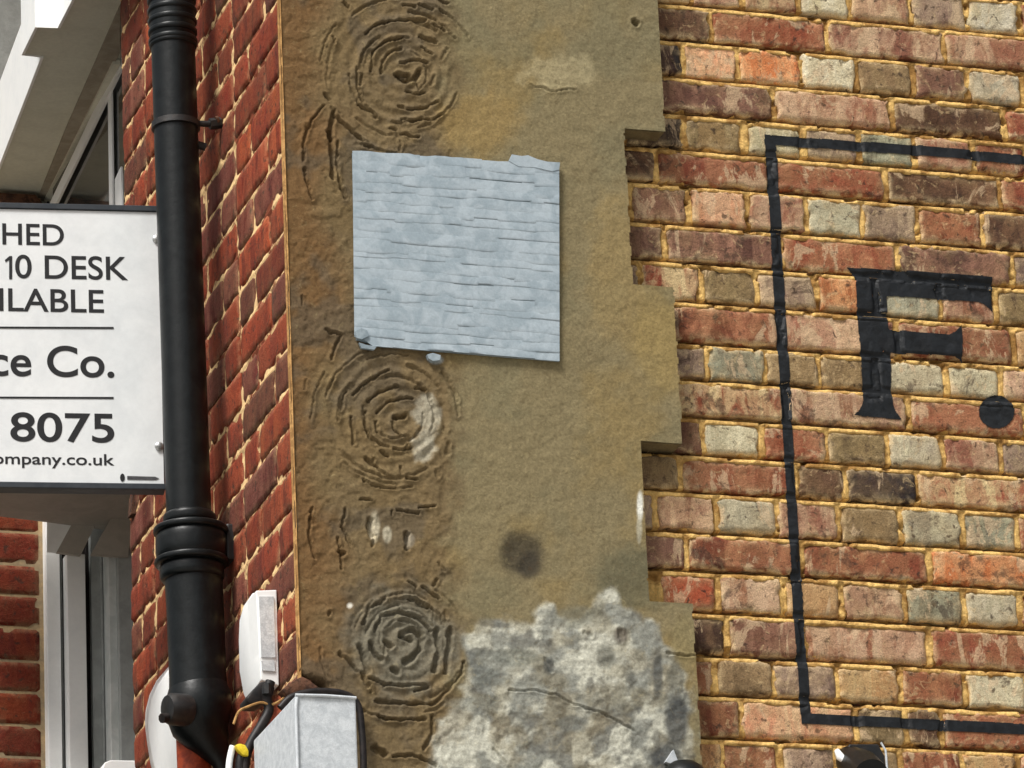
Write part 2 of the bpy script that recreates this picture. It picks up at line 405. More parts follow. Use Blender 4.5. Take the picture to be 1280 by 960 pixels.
mortar = part('mortar', me, M_mortar, gable)
# the wall behind and beyond the part in view
b = MB()
b.box(-.38, 9, .03, .33, 0, 9.5)
back = part('wall_core', b.mesh('wall_core'), M_farstock, gable)
b = MB(); b.box(1.16, 9, -.002, .0299, 0, 9.5); b.box(.18, 1.16, -.002, .0299, 0, MZ0); b.box(.18, 1.16, -.002, .0299, MZ1, 9.5)
part('brickwork_beyond', b.mesh('brickwork_beyond'), M_farstock, gable)

# ------------------------------------------------------------------ paint lying on the bricks
vv, ff = [], []
for o in brick_list+[mortar]:
    m_ = o.data; n0 = len(vv)
    co = np.empty(len(m_.vertices)*3, np.float32); m_.vertices.foreach_get('co', co)
    vi = np.empty(len(m_.loops), np.int32); m_.loops.foreach_get('vertex_index', vi)
    vv += co.reshape(-1, 3).tolist(); ff += (vi.reshape(-1, 4)+n0).tolist()
bvh = BVHTree.FromPolygons(vv, ff)
def inside(poly, X, Z):
    r = np.zeros(X.shape, bool); n = len(poly)
    for i in range(n):
        x1, z1 = poly[i]; x2, z2 = poly[(i+1) % n]
        c = ((z1 > Z) != (z2 > Z)); den = (z2-z1) if z2 != z1 else 1e-12
        r ^= c & (X < (x2-x1)*(Z-z1)/den+x1)
    return r
def paint(name, polys, label):
    allp = [p for q in polys for p in q]
    x0, x1 = min(p[0] for p in allp)-.003, max(p[0] for p in allp)+.003
    z0, z1 = min(p[1] for p in allp)-.003, max(p[1] for p in allp)+.003
    X, Z = np.meshgrid(np.arange(x0, x1, .0013), np.arange(z0, z1, .0013))
    Xn = X+(fbm(X, Z, 120, 3, 5)-.5)*.0016; Zn = Z+(fbm(X, Z, 120, 3, 15)-.5)*.0016
    m_ = np.zeros(X.shape, bool)
    for q in polys: m_ |= inside(q, Xn, Zn)
    Y = np.zeros(X.shape)
    for i, j in zip(*np.nonzero(m_)):
        h = bvh.ray_cast(Vector((X[i, j], -.06, Z[i, j])), Vector((0, 1, 0)))
        Y[i, j] = (h[0].y if h[0] else .004)
    # a paint film bridges the finest pits
    Ys = Y.copy(); Ys[1:-1, 1:-1] = (Y[1:-1, 1:-1]*2+Y[:-2, 1:-1]+Y[2:, 1:-1]+Y[1:-1, :-2]+Y[1:-1, 2:])/6
    Y = np.minimum(np.minimum(Y, Ys), .0035)-.0012
    o = part(name, grid_mesh(name, X, Y, Z, False, m_), M_paint, gable); o['label'] = label
    return o
def W(px, py): p = on_y(px, py, 0); return (p.x, p.z)
F_out = [(1057, 334), (1110, 337), (1170, 341), (1240, 346), (1241, 392), (1236, 386), (1229, 381), (1222, 378), (1108, 371), (1109, 398), (1111, 412),
         (1150, 416), (1186, 418.5), (1194, 414), (1202, 405), (1203.5, 456), (1199, 449), (1192, 445.5), (1150, 443.5), (1113.5, 442), (1114.5, 490),
         (1116, 507), (1120, 516), (1128, 526), (1096, 523), (1065, 520), (1072, 514), (1077, 505), (1078, 498), (1075, 441), (1070, 385), (1068.5, 352), (1065, 343)]
paint('painted_letter', [[W(*p) for p in F_out]], 'black serif capital F painted on the brickwork')
stop = [(1245.5+22.5*math.cos(a), 515+21.5*math.sin(a)) for a in [i*math.pi/18 for i in range(36)]]
paint('painted_full_stop', [[W(*p) for p in stop]], 'black round full stop painted after the letter F')
def band(pts, th): return pts+th[::-1]
XR = 1400
fr_l = [(955, 168), (969.5, 171), (971, 190), (982, 385), (993, 575), (1004.5, 765), (1013.6, 895), (1001, 905), (990.5, 765), (980, 575), (967.5, 385), (956.5, 190)]
fr_t = [(955, 168), (1142, 181.5), (1280, 194), (XR, 206), (XR, 219), (1280, 206.5), (1142, 194.5), (1020, 185.5), (969, 182), (955, 181)]
fr_b = [(1001, 891), (1100, 896), (1280, 905), (XR, 911), (XR, 925), (1280, 919.5), (1100, 910), (1001, 905)]
paint('painted_frame', [[W(*p) for p in q] for q in (fr_l, fr_t, fr_b)], 'thin black rectangular line painted round the lettering')

# ------------------------------------------------------------------ rendered corner pilaster
XC = on_y(361, 425, SLAB_Y).x            # left arris
XW = XC+.004                             # face of the red brick wall (x = XW, faces -X)
def SP(px, py): p = on_y(px, py, SLAB_Y); return p.x, p.z
steps = [(828, 163, -60), (783, 357, 163), (848, 553, 357), (806.5, 752, 553), (869, 1050, 752)]   # right edge px, lower y, upper y
zcut = [SP(805, 163)[1], SP(820, 357)[1], SP(820, 553)[1], SP(830, 752)[1]]
xr_of = [SP(828, 100)[0], SP(786, 260)[0], SP(848, 455)[0], SP(806.5, 650)[0], SP(872, 860)[0]]
SZ0, SZ1 = ZB[-1]-.12, ZTOP+.12
gx = np.arange(XC, max(xr_of)+.0024, .0024); gz = np.arange(SZ0, SZ1, .0024)
GX, GZ = np.meshgrid(gx, gz)
# pixel position of every vertex, only to lay out carving read off the photograph
def to_px(X, Y, Z):
    q = np.stack([X-CAM.x, Y-CAM.y, Z-CAM.z], -1)
    r = q@np.array(Rv); u = q@np.array(Uv); f = q@np.array(Fv)
    return 640+FPX*r/f, 480-FPX*u/f
PX, PY = to_px(GX, np.full(GX.shape, SLAB_Y), GZ)
xr = np.where(GZ > zcut[0], xr_of[0], np.where(GZ > zcut[1], xr_of[1], np.where(GZ > zcut[2], xr_of[2], np.where(GZ > zcut[3], xr_of[3], xr_of[4]))))
inside_m = GX <= xr+.0005 + (fbm(GX, GZ, 60, 3, 8)-.5)*.004
H = (fbm(GX, GZ, 9, 4, 3)-.5)*.004+(fbm(GX, GZ, 60, 4, 4)-.5)*.0022
def groove(pts, width, depth, sharp=1.):
    global H
    P = np.array(pts, float)
    bx0, bx1, by0, by1 = P[:, 0].min()-12, P[:, 0].max()+12, P[:, 1].min()-12, P[:, 1].max()+12
    sel = np.nonzero((PX > bx0) & (PX < bx1) & (PY > by0) & (PY < by1))
    if len(sel[0]) == 0: return
    x = PX[sel]+(fbm(PX[sel], PY[sel], .16, 2, 40)-.5)*3.5; y = PY[sel]+(fbm(PX[sel], PY[sel], .16, 2, 41)-.5)*3.5
    best = np.full(x.shape, 1e9)
    for a, b_ in zip(P[:-1], P[1:]):
        ab = b_-a; t = np.clip(((x-a[0])*ab[0]+(y-a[1])*ab[1])/(ab@ab+1e-9), 0, 1)
        best = np.minimum(best, np.hypot(x-a[0]-t*ab[0], y-a[1]-t*ab[1]))
    wv = width*(.55+.9*fbm(x, y, .12, 2, 43))
    cut = depth*np.clip(1-(best/wv)**2, 0, 1)**.6
    lip = -.0016*np.exp(-((best-wv*1.5)/2.2)**2)
    Hn = H[sel]; H[sel] = np.minimum(Hn, Hn-cut)-lip*(best > wv)
Z1 = lambda pts: [(340+x/3.048, y/3.048) for x, y in pts]
Z2 = lambda pts: [(340+x/3.048, 400+y/3.048) for x, y in pts]
Z3 = lambda pts: [(340+x/3.689, 700+y/3.689) for x, y in pts]
Z4 = lambda pts: [(600+x/3.689, 700+y/3.689) for x, y in pts]
G = []
for p in ([(355, 130), (400, 95), (480, 78), (580, 78)], [(610, 95), (660, 120)], [(560, 140), (625, 162)], [(570, 180), (610, 205)], [(375, 270), (385, 200), (430, 160), (500, 145)],
          [(415, 280), (425, 230), (450, 200), (490, 185)], [(320, 260), (325, 330), (350, 400), (400, 450)], [(490, 240), (540, 228), (590, 240)], [(510, 350), (545, 362), (585, 355)],
          [(480, 405), (540, 418), (590, 412), (630, 390)], [(490, 455), (540, 462), (610, 455), (640, 440)], [(490, 512), (560, 525)], [(560, 20), (610, 35)], [(640, 35), (660, 55)],
          [(330, 400), (390, 435)], [(240, 440), (300, 500), (345, 535)], [(195, 405), (150, 460), (120, 540), (120, 610)], [(250, 540), (245, 620), (255, 700), (280, 760)],
          [(500, 20), (540, 28)], [(270, 10), (290, 30)], [(640, 5), (670, 12)], [(355, 555), (385, 560)], [(450, 490), (470, 495)], [(200, 360), (215, 380)], [(120, 640), (135, 710), (150, 760)]):
    G.append((Z1(p), 1.7, .0055))
for p in ([(470, 285), (505, 312), (545, 300), (560, 270)], [(480, 285), (520, 290)], [(232, 430), (222, 500), (228, 600), (232, 680)], [(213, 500), (222, 530)]): G.append((Z1(p), 3.2, .010))
for p in ([(305, 290), (340, 250), (400, 215), (440, 195)], [(365, 310), (410, 275), (475, 255)], [(400, 355), (440, 315), (490, 300), (535, 300)], [(545, 260), (585, 270)],
          [(355, 350), (350, 400), (370, 450), (390, 475)], [(395, 385), (400, 430)], [(455, 390), (465, 420), (490, 445)], [(410, 500), (440, 520)], [(460, 490), (530, 492)],
          [(355, 530), (430, 590)], [(510, 605), (550, 608)], [(560, 715), (620, 710)], [(340, 680), (380, 688)], [(250, 830), (262, 900), (265, 950)], [(300, 370), (310, 470)],
          [(480, 725), (560, 735)], [(280, 720), (265, 790), (300, 860)], [(345, 610), (362, 618)], [(225, 150), (260, 60), (200, 40)], [(150, 720), (140, 830), (165, 910)]):
    G.append((Z2(p), 1.7, .0055))
for p in ([(465, 375), (500, 368)], [(512, 820), (512, 868)], [(255, 885), (268, 890)], [(372, 760), (378, 820)]): G.append((Z2(p), 3.4, .010))
for p in ([(630, 100), (665, 125)], [(695, 125), (765, 175)], [(630, 180), (720, 222)], [(885, 470), (870, 530), (800, 610), (740, 665), (640, 665), (480, 650)],
          [(450, 545), (520, 575), (620, 580), (700, 580)], [(660, 605), (715, 590)], [(490, 725), (580, 740), (700, 735)], [(735, 720), (740, 800), (700, 870)],
          [(410, 520), (440, 590)], [(310, 430), (400, 520)], [(560, 905), (640, 900), (720, 930), (760, 955)], [(420, 300), (440, 230), (520, 180)], [(470, 330), (500, 260), (580, 240), (680, 270), (730, 330)]):
    G.append((Z3(p), 2.1, .006))
for p in ([(400, 400), (440, 515)], [(455, 385), (470, 430), (500, 460)], [(600, 340), (650, 320), (685, 360), (680, 410), (640, 460), (610, 470)], [(755, 320), (770, 400), (750, 510)],
          [(820, 320), (815, 400), (800, 520)], [(470, 865), (520, 900)], [(520, 380), (545, 400)], [(560, 505), (575, 520)], [(590, 350), (640, 370)], [(130, 530), (200, 580)]): G.append((Z3(p), 3.8, .009))
for p in ([(130, 600), (250, 600), (360, 625), (430, 665), (550, 700), (640, 750), (710, 790)], [(60, 870), (120, 940)], [(860, 430), (960, 440), (1000, 440)]): G.append((Z4(p), 1.2, .003))
for p in ([(300, 460), (330, 510)], [(640, 330), (655, 370)], [(480, 340), (510, 350)]): G.append((Z4(p), 3, .0015))
G += [([(793, 27), (796, 29)], 3.2, .012), ([(662, 106), (693, 114), (720, 112)], 1.2, .0016)]
# worn random tooling among the rosettes
rs = random.Random(3)
for _ in range(60):
    cx, cy = rs.choice([(503, 92), (492, 520), (503, 802)]); r = rs.uniform(25, 105); a = rs.uniform(0, 6.28); da = rs.uniform(.3, .9)*40/r
    x = cx+r*math.cos(a)
    if x > 572 or x < 378: continue
    pts = [(cx+r*math.cos(a+t*da), cy+r*.98*math.sin(a+t*da)) for t in (-1, -.5, 0, .5, 1)]
    G.append((pts, rs.uniform(1.1, 2.1), rs.uniform(.001, .003)))
for _ in range(30):
    x, y = rs.uniform(362, 560), rs.uniform(0, 860); a = rs.uniform(1., 2.2); l = rs.uniform(3, 14)
    G.append(([(x, y), (x+l*math.cos(a), y+l*math.sin(a))], rs.uniform(1, 2.4), rs.uniform(.001, .005)))
# shallow concentric swell of each rosette
for cx, cy in ((503, 92), (492, 520), (503, 802)):
    r = np.hypot(PX-cx, (PY-cy))+(fbm(PX, PY, .03, 3, 61)-.5)*10
    am = sstep(100, 60, r)*sstep(574, 556, PX)*(.4+1.0*fbm(PX, PY, .03, 2, 62))
    H += .0013*np.cos(r*2*math.pi/14.5)*am
H += .0016*sstep(575, 560, PX)*sstep(0.42, .6, fbm(PX, PY, .09, 5, 63))   # carved band stands rough
for p, w_, d_ in G: groove(p, w_, d_)
# the repaired patch at the foot
patch = [(528, 1100), (536, 940), (548, 905), (562, 888), (574, 872), (584, 835), (578, 800), (588, 790), (600, 770), (622, 772), (640, 780), (662, 782), (676, 760), (690, 757), (698, 775),
         (722, 776), (742, 765), (752, 745), (768, 735), (778, 750), (800, 768), (815, 780), (828, 795), (845, 825), (858, 860), (865, 920), (872, 1100)]
pin = inside(patch, PX+(fbm(PX, PY, .05, 4, 70)-.5)*26, PY+(fbm(PX, PY, .05, 4, 71)-.5)*26).astype(float)
pn = pin.copy()
for _ in range(14):
    pn[1:-1, 1:-1] = (pn[1:-1, 1:-1]+pn[:-2, 1:-1]+pn[2:, 1:-1]+pn[1:-1, :-2]+pn[1:-1, 2:])/5
pn = sstep(.05, .95, pn+(fbm(PX, PY, .09, 4, 76)-.5)*.9*(pn < .999)*(pn > .001))
H += pn*(.0008+(fbm(PX, PY, .045, 4, 72)-.42)*.003*sstep(.0, 1, pn)+(fbm(PX, PY, .16, 3, 73)-.5)*.003)
# broken lower left corner where the cables pass
br = sstep(26, 8, np.hypot((PX-386)*.8, (PY-858)*1.6)+(fbm(PX, PY, .1, 3, 74)-.5)*12)
H -= br*.03
# shallow round knock
H -= .003*np.exp(-(((PX-652)/24)**2+((PY-693)/27)**2)**2)
Yg = SLAB_Y-H
# colour of the stone itself: iron staining, soot, paint drips
def L3(c): return np.array(lin(c))
def mix(a, b, f): return a*(1-f[..., None])+b*f[..., None]
base = np.broadcast_to(L3((131, 119, 88)), GX.shape+(3,)).copy()
n1 = fbm(PX, PY, .012, 5, 80)
base = mix(base, L3((138, 119, 77)), sstep(.45, .7, n1)*.7)
base = mix(base, L3((122, 114, 86)), sstep(.5, .72, fbm(PX, PY, .016, 5, 81))*.7)
band_f = sstep(590, 545, PX+(fbm(PX, PY, .04, 4, 82)-.5)*50)
base = mix(base, L3((112, 93, 64)), band_f*.8)
base = mix(base, L3((112, 80, 46)), sstep(440, 372, PX+(n1-.5)*120)*.7)
base = mix(base, L3((92, 82, 66)), band_f*sstep(.5, .65, fbm(PX, PY, .02, 4, 83))*.6)
def spot(cx, cy, rx, ry, c, f, nz=.5, sd_=0):
    global base
    r = np.hypot((PX-cx)/rx, (PY-cy)/ry)+(fbm(PX, PY, .06, 4, 90+sd_)-.5)*nz
    base = mix(base, L3(c), sstep(1.15, .55, r)*f)
spot(600, 155, 55, 45, (150, 126, 78), .7, .6, 1); spot(770, 340, 40, 110, (150, 128, 82), .5, .6, 2); spot(825, 430, 35, 70, (152, 132, 84), .6, .5, 3)
spot(652, 694, 31, 33, (66, 60, 48), .85, .35, 4); spot(662, 706, 16, 18, (52, 48, 42), .6, .5, 5)
spot(795, 720, 55, 45, (92, 90, 70), .7, .6, 6); spot(698, 92, 50, 24, (170, 158, 122), .6, 1.5, 7)
spot(800, 650, 9, 38, (200, 198, 180), .0, .3, 8)
spot(532, 522, 20, 32, (176, 170, 150), .7, 1.7, 9); spot(528, 565, 14, 16, (176, 170, 150), .7, 1.6, 10)
spot(468, 660, 7, 22, (196, 186, 160), .8, .7, 11); spot(484, 668, 6, 12, (190, 182, 158), .8, .7, 12); spot(512, 676, 7, 12, (170, 160, 140), .6, .7, 13)
spot(437, 757, 4, 4, (225, 220, 205), 1, .1, 14); spot(505, 805, 75, 70, (118, 116, 102), .6, .7, 15); spot(800, 632, 4.5, 20, (232, 232, 220), 1, .3, 16); spot(799, 662, 3.5, 22, (190, 186, 166), .6, .6, 17)
spot(545, 450, 10, 6, (164, 172, 172), .8, .3, 18)
pc = mix(np.broadcast_to(L3((194, 193, 177)), GX.shape+(3,)).copy(), L3((142, 143, 133)), sstep(.45, .62, fbm(PX, PY, .035, 5, 84)))
pc = mix(pc, L3((98, 98, 92)), sstep(.54, .66, fbm(PX, PY, .04, 5, 85))*.75)
base = mix(base, pc, pn*(.6+.4*sstep(.35, .6, fbm(PX, PY, .04, 4, 77))))
spot(648, 822, 34, 12, (120, 122, 110), .7, .8, 20); spot(686, 832, 8, 11, (66, 68, 66), .8, .4, 21); spot(758, 820, 14, 16, (84, 84, 74), .7, .6, 22); spot(776, 795, 10, 12, (74, 62, 54), .7, .5, 23)
spot(715, 905, 24, 12, (104, 106, 100), .7, .6, 24); spot(822, 840, 8, 36, (78, 80, 78), .8, .5, 25); spot(845, 845, 12, 30, (100, 100, 90), .7, .6, 26)
spot(846, 905, 17, 42, (66, 68, 68), .85, .5, 27); spot(826, 950, 16, 22, (72, 74, 74), .8, .5, 28); spot(610, 835, 30, 26, (112, 116, 110), .6, .7, 29); spot(720, 770, 30, 16, (112, 112, 98), .6, .8, 30)
spot(790, 850, 8, 9, (80, 80, 72), .6, .5, 31); spot(855, 800, 20, 40, (136, 124, 88), .7, .5, 32); spot(590, 880, 40, 12, (126, 128, 118), .5, .7, 33)
pil = tag(empty('rendered_pilaster', (XC+.2, SLAB_Y, 0)), 'weathered brown rendered corner pilaster with worn carved rosettes and pale repair patch', 'pilaster')
part('rendered_face', grid_mesh('rendered_face', GX, Yg, GZ, False, inside_m, base), M_slab, pil)
# block edges and soffits behind the face
levels = [SZ1]+zcut+[SZ0]
b = MB()
for i in range(5):
    b.box(XC+.012, xr_of[i]-.021, SLAB_Y+.02, .06, levels[i+1]+.0015, levels[i])
    b.box(xr_of[i]-.0205, xr_of[i]-.001, SLAB_Y+.006, .06, levels[i+1]+.0015, levels[i])
    if i < 4 and xr_of[i+1] < xr_of[i]: b.box(xr_of[i+1]-.03, xr_of[i]-.021, SLAB_Y+.006, .0599, levels[i+1]+.001, levels[i+1]+.012)
core = b.mesh('stone_block')
M_block = mottled('stone_block_side', (104, 90, 62), (120, 106, 74), 30, .9, .4, .6, .6, .003, 120)  # colour darkened to deepen the shade under the block steps
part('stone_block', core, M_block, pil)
b = MB(); b.box(XC+.012, .33, SLAB_Y+.004, .05, 0, SZ0); b.box(XC+.012, .33, SLAB_Y+.004, .05, SZ1, 9.5)
part('pilaster_beyond', b.mesh('pilaster_beyond'), M_block, pil)
# proud arris strip on the corner
gz = np.arange(SZ0, SZ1, .006); av = []
jz = (fbm(gz, gz*0, 30, 3, 12)-.5)*.004
Xa = np.stack([XC-.0005+0*gz, XC-.002+jz*.4, XC+.003+jz*.3], 1); Ya = np.stack([.0*gz+SLAB_Y+.009, SLAB_Y+.003+0*gz, SLAB_Y-.0035+jz*.4], 1); Za = np.stack([gz, gz, gz], 1)
M_arris = mottled('worn_orange_arris', (150, 112, 66), (184, 142, 88), 60, .9, .4, .6, .4, .002, 120)
part('arris', grid_mesh('arris', Xa, Ya, Za), M_arris, pil)

# ------------------------------------------------------------------ blue-grey strip panel on the pilaster
PY0 = SLAB_Y-.0075
panel = tag(empty('wall_panel', tuple(on_y(570, 320, PY0))), 'square pale blue-grey panel of thin overlapping strips fixed on the brown pilaster', 'panel')
q = [(440.5, 188), (699, 206), (699.5, 451), (443, 430)]
def bil(u, v):  # u right, v down, in px
    u, v = float(u), float(v)
    a = (q[0][0]+(q[1][0]-q[0][0])*u, q[0][1]+(q[1][1]-q[0][1])*u); b_ = (q[3][0]+(q[2][0]-q[3][0])*u, q[3][1]+(q[2][1]-q[3][1])*u)
    return (a[0]+(b_[0]-a[0])*v, a[1]+(b_[1]-a[1])*v)
bp = [on_y(*bil(u, v), PY0) for u, v in ((0.002, .01), (1, .01), (1, 1), (.09, 1), (.07, .985), (.012, .975))]
part('backing', MB().prism(bp, (0, .006, 0)).mesh('backing'), M_panelback, panel)
rp = random.Random(11); nrow = 20
edges = [0]+[min(.985, max(.01, (i+rp.uniform(-.22, .22))/nrow)) for i in range(1, nrow)]+[1.]
for r_ in range(nrow):
    u = 0.; prev = None
    while u < 1:
        u1 = min(1, u+rp.choice([.06, .08, .12, .18, .26]))
        if 1-u1 < .07: u1 = 1
        v0, v1 = edges[r_], edges[r_+1]; hv = v1-v0
        dv0, dv1 = rp.uniform(-.12, .12)*hv, rp.uniform(-.05, .35)*hv
        ys = PY0-.0008-rp.uniform(0, .0005); thick = rp.choice([.0001, .0003, .0005, .0009])
        m_ = max(3, int((u1-u)*24)); rows = []
        for v_, dy in ((0., .0003), (.10, .0), (.8, -thick*.2), (.95, -thick*.3), (1.0, .0002)):
            rows.append([])
            for k in range(m_+1):
                uu = u+(u1-u)*k/m_; vv_ = v0+dv0*(1-v_)+dv1*v_+hv*v_+(vnoise(np.array([uu*9.]), np.array([r_+v_]), 4)[0]-.5)*.006
                if r_ == 0 and v_ < .1: vv_ = (vnoise(np.array([uu*22.]), np.array([3.]), 4)[0]-.5)*.010
                if r_ == nrow-1 and v_ > .9: vv_ = min(.998, vv_)
                if r_ == nrow-1 and v_ > .7 and uu < .06: vv_ = min(vv_, .955+uu*.4)
                rows[-1].append(on_y(*bil(min(uu+(.0 if k < m_ else .006*(u1 < 1)), 1), vv_), ys+dy+float(vnoise(np.array([uu*14.]), np.array([r_*3.+v_]), 5)[0]-.5)*.0009))
        n_ = m_+1; vs = sum(rows, [])
        fs = [(j*n_+k, j*n_+k+1, (j+1)*n_+k+1, (j+1)*n_+k) for j in range(4) for k in range(m_)]
        o = part('strip', MB().add(vs, fs).mesh('strip', smooth=70), M_panel, panel)
        u = u1
tp = [on_y(x, y, PY0-.002) for x, y in ((636, 201), (640, 193), (652, 195), (660, 194), (672, 199), (684, 202), (700, 203), (699, 212), (690, 214), (668, 209), (648, 208))]
o = part('torn_flap', MB().prism(tp, (0, .004, 0)).mesh('torn_flap'), M_panel, panel); o['label'] = 'torn raised flap at the upper right edge'
for pts in (((444, 414), (452, 410), (459, 413), (461, 420), (452, 424), (446, 422)), ((449, 428), (458, 431), (471, 433), (468, 437), (452, 435)), ((534, 443), (541, 441), (551, 444), (550, 450), (541, 451), (536, 448))):
    part('torn_scrap', MB().prism([on_y(x, y, PY0-.0045) for x, y in pts], (0, .006 if pts[0][0] < 500 else .010, 0)).mesh('torn_scrap'), M_panelback if pts[0][0] < 450 else M_panel, panel)

# ------------------------------------------------------------------ red brick street wall (faces -X, plane x = XW)
def edge_y(px, py, X): return on_x(px, py, X).y
Y0 = edge_y(151, 100, XW)                 # window jamb end of the near brick pier
red = tag(empty('red_brick_wall', (XW, .5, 0)), 'steeply foreshortened red facing brick wall between the downpipe and the brown pilaster', 'brick wall')
zc0 = on_x(354, 286, XW).z
def on_red(u, z, h): return XW-h, u, z
redpal = [((150, 62, 36), (112, 46, 30)), ((132, 50, 30), (158, 76, 46)), ((166, 76, 42), (128, 52, 32)), ((104, 46, 36), (130, 76, 60)), ((140, 60, 36), (108, 46, 32)), ((122, 70, 52), (100, 52, 40))]
zlo = on_x(372, 1010, XW).z-.1; zhi = on_x(150, -10, XW).z+.05
k0 = int((zlo-zc0)/.075)-1; k1 = int((zhi-zc0)/.075)+1
for k in range(k0, k1+1):
    zb = zc0+k*.075; odd = k % 2
    y = SLAB_Y+.008; n = 0 if odd else 1
    first = .1125/2+.1125 if odd else None
    while y < Y0-.02:
        L_ = .225 if (n % 2 == 0) else .1125
        if n == 0 and odd: L_ = .225
        y1 = min(Y0, y+L_)
        if Y0-y1 < .04: y1 = Y0
        a, b_ = y+(.0028 if y > 0 else 0), y1-(.0028 if y1 < Y0 else 0)
        # only the courses that this depth shows in the photograph, plus a margin
        pxa, pya = to_px(np.array([XW]), np.array([(a+b_)/2]), np.array([zb+.03]))
        if -110 < pya[0] < 1070:
            c1, c2 = rp.choice(redpal)
            brick_obj(red, M_redbrick, a, b_, zb, zb+.0702, on_red, jig(c1, .1), jig(c2, .1), res=.018, proud=rp.uniform(-.001, .002), rnd=.0026, amp=.0011, wob=.0010, sd_=seed, flip=True); seed += 1
        y = y1; n += 1
gy = np.arange(SLAB_Y+.006, Y0, .012); gz = np.arange(zlo-.4, zhi+.2, .00375)
GY, GZ = np.meshgrid(gy, gz); tt = ((GZ-zc0) % .075)/.075
Dm = np.where(tt > .86, .0035+.0065*np.clip((1-tt)/.12, 0, 1)*-1+.0035, .006)
Dm = np.where(tt > .90, .003*(1-(tt-.90)/.10)*-1+.0035, .003)+(fbm(GY, GZ, 50, 3, 6)-.5)*.005
part('mortar', grid_mesh('mortar', XW+Dm, GY, GZ, True), M_redmortar, red)
b = MB(); b.box(XW+.015, XW+.28, .005, Y0-.003, 0, 9.5); part('wall_core', b.mesh('wall_core'), M_farred, red)
b = MB(); b.box(XW+.001, XW+.0149, SLAB_Y+.01, Y0-.002, 0, zlo-.4); b.box(XW+.001, XW+.0149, SLAB_Y+.01, Y0-.002, zhi+.2, 9.5)
part('brickwork_beyond', b.mesh('brickwork_beyond'), M_farred, red)

# ------------------------------------------------------------------ far return of red brick, facing the street end
ZC = 0
Zs = on_y(150, -14, Y0).z                 # underside of the oriel's cornice
Y1 = on_z(20, 240, Zs).y
pier = tag(empty('far_brick_return', tuple(on_y(0, 800, Y1))), 'dark red brick return wall at the lower left edge beside the white window', 'brick wall')
pr = on_y(49, 760, Y1).x; jr = on_y(58, 760, Y1).x
ys_ = [640, 664, 704.5, 743, 783, 825, 864, 905, 945, 985]
zz = [on_y(30, y, Y1).z for y in ys_]
for i in range(len(zz)-1):
    c1 = (118, 44, 24) if i % 2 else (132, 54, 28)
    x1 = pr; x0 = pr-.215
    if i % 2: x0 = pr-.1025
    for xa, xb in ((x0, x1), (x0-.225, x0-.01)):
        brick_obj(pier, M_redbrick, xa, xb, zz[i+1]+.0005, zz[i]-.006, lambda u, z, h: (u, Y1-h, z), jig(c1, .06), jig((110, 40, 24), .08), res=.014, rnd=.0014, amp=.0004, wob=.0004, sd_=seed); seed += 1
b = MB(); b.box(pr-.6, jr, Y1+.002, Y1+.3, 0, Zs-.01); part('wall_core', b.mesh('wall_core'), mottled('grey_buff_joint', (150, 132, 104), (176, 150, 112), 20, .9), pier)
b = MB(); b.box(pr-.6, pr-.44, Y1-.001, Y1+.0019, 0, Zs-.01); part('brickwork_beyond', b.mesh('brickwork_beyond'), M_farred, pier)

# ------------------------------------------------------------------ lower window with white frame
ZL = on_y(100, 640, Y1-.05).z
lw = tag(empty('lower_window', tuple(on_y(100, 900, Y1-.1))), 'white framed window under the grey ledge, seen edge on beside the red brick', 'window')
def post(name, px0, px1, Y, dy, mat, ytop=600, d2=None):
    a = on_y(px0, 800, Y).x; b_ = on_y(px1, 800, Y).x; z1 = on_y((px0+px1)/2, ytop, Y).z; z0 = z1-1.6
    return part(name, MB().box(a, b_, Y, Y+dy, z0, z1).mesh(name, bevel=.0015), mat, lw)
post('frame_post', 59, 76, Y1-.03, .05, M_white)
post('glazing_gasket', 76, 86, Y1-.012, .03, M_greyframe, 690)
post('glazing_gasket', 79, 84, Y1-.016, .003, M_cable, 690)
post('sash_stile', 85, 108, Y1-.06, .04, M_white, 692)
post('sash_stile', 108, 116, Y1-.02, .03, M_cable, 640)  # black strip painted in for the dark gap beside the white stile
post('blind', 115, 137, Y1-.04, .02, M_greyframe, 640)
post('sash_stile', 127, 130, Y1-.045, .006, M_greyframe, 692)
post('frame_post', 137, 150, Y1-.10, .05, M_curtain, 660)
post('frame_post', 149, 172, Y1-.12, .06, M_greyframe, 640)
hp = [on_y(x, y, Y1-.066) for x, y in ((59, 640), (100, 640), (84, 692), (59, 690))]
part('window_reveal', MB().prism(hp, (0, .003, 0)).mesh('window_reveal'), M_white, lw)
hp = [on_y(x, y, Y1-.075) for x, y in ((95, 646), (124, 646), (101, 694), (71, 690))]
part('window_head', MB().prism(hp, (0, .012, 0)).mesh('window_head'), M_ledge, lw)
hp = [on_y(x, y, Y1-.13) for x, y in ((140, 646), (166, 646), (160, 696), (114, 693))]
part('window_head', MB().prism(hp, (0, .012, 0)).mesh('window_head'), M_ledge, lw)
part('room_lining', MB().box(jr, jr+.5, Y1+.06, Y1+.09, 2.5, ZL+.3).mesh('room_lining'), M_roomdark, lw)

# ledge over it
Zl = on_y(0, 646, Y1-.1).z
lp = [on_z(x, y, Zl) for x, y in ((-90, 634), (0, 645.5), (60, 653), (165, 667), (215, 674), (215, 590), (-90, 586))]
ledge = obj('window_ledge', MB().prism(lp, (0, 0, .09)).mesh('window_ledge'), M_ledge); tag(ledge, 'plain grey underside of the ledge just below the white letting board', 'ledge')
bk = [on_y(x, y, Y0-.05) for x, y in ((166, 617), (187, 617), (187, 634), (182, 642), (164, 642))]
brk = obj('iron_bracket', MB().prism(bk, (0, .03, 0)).mesh('iron_bracket'), M_rag); tag(brk, 'small dark rusty bracket under the right end of the letting board', 'bracket')

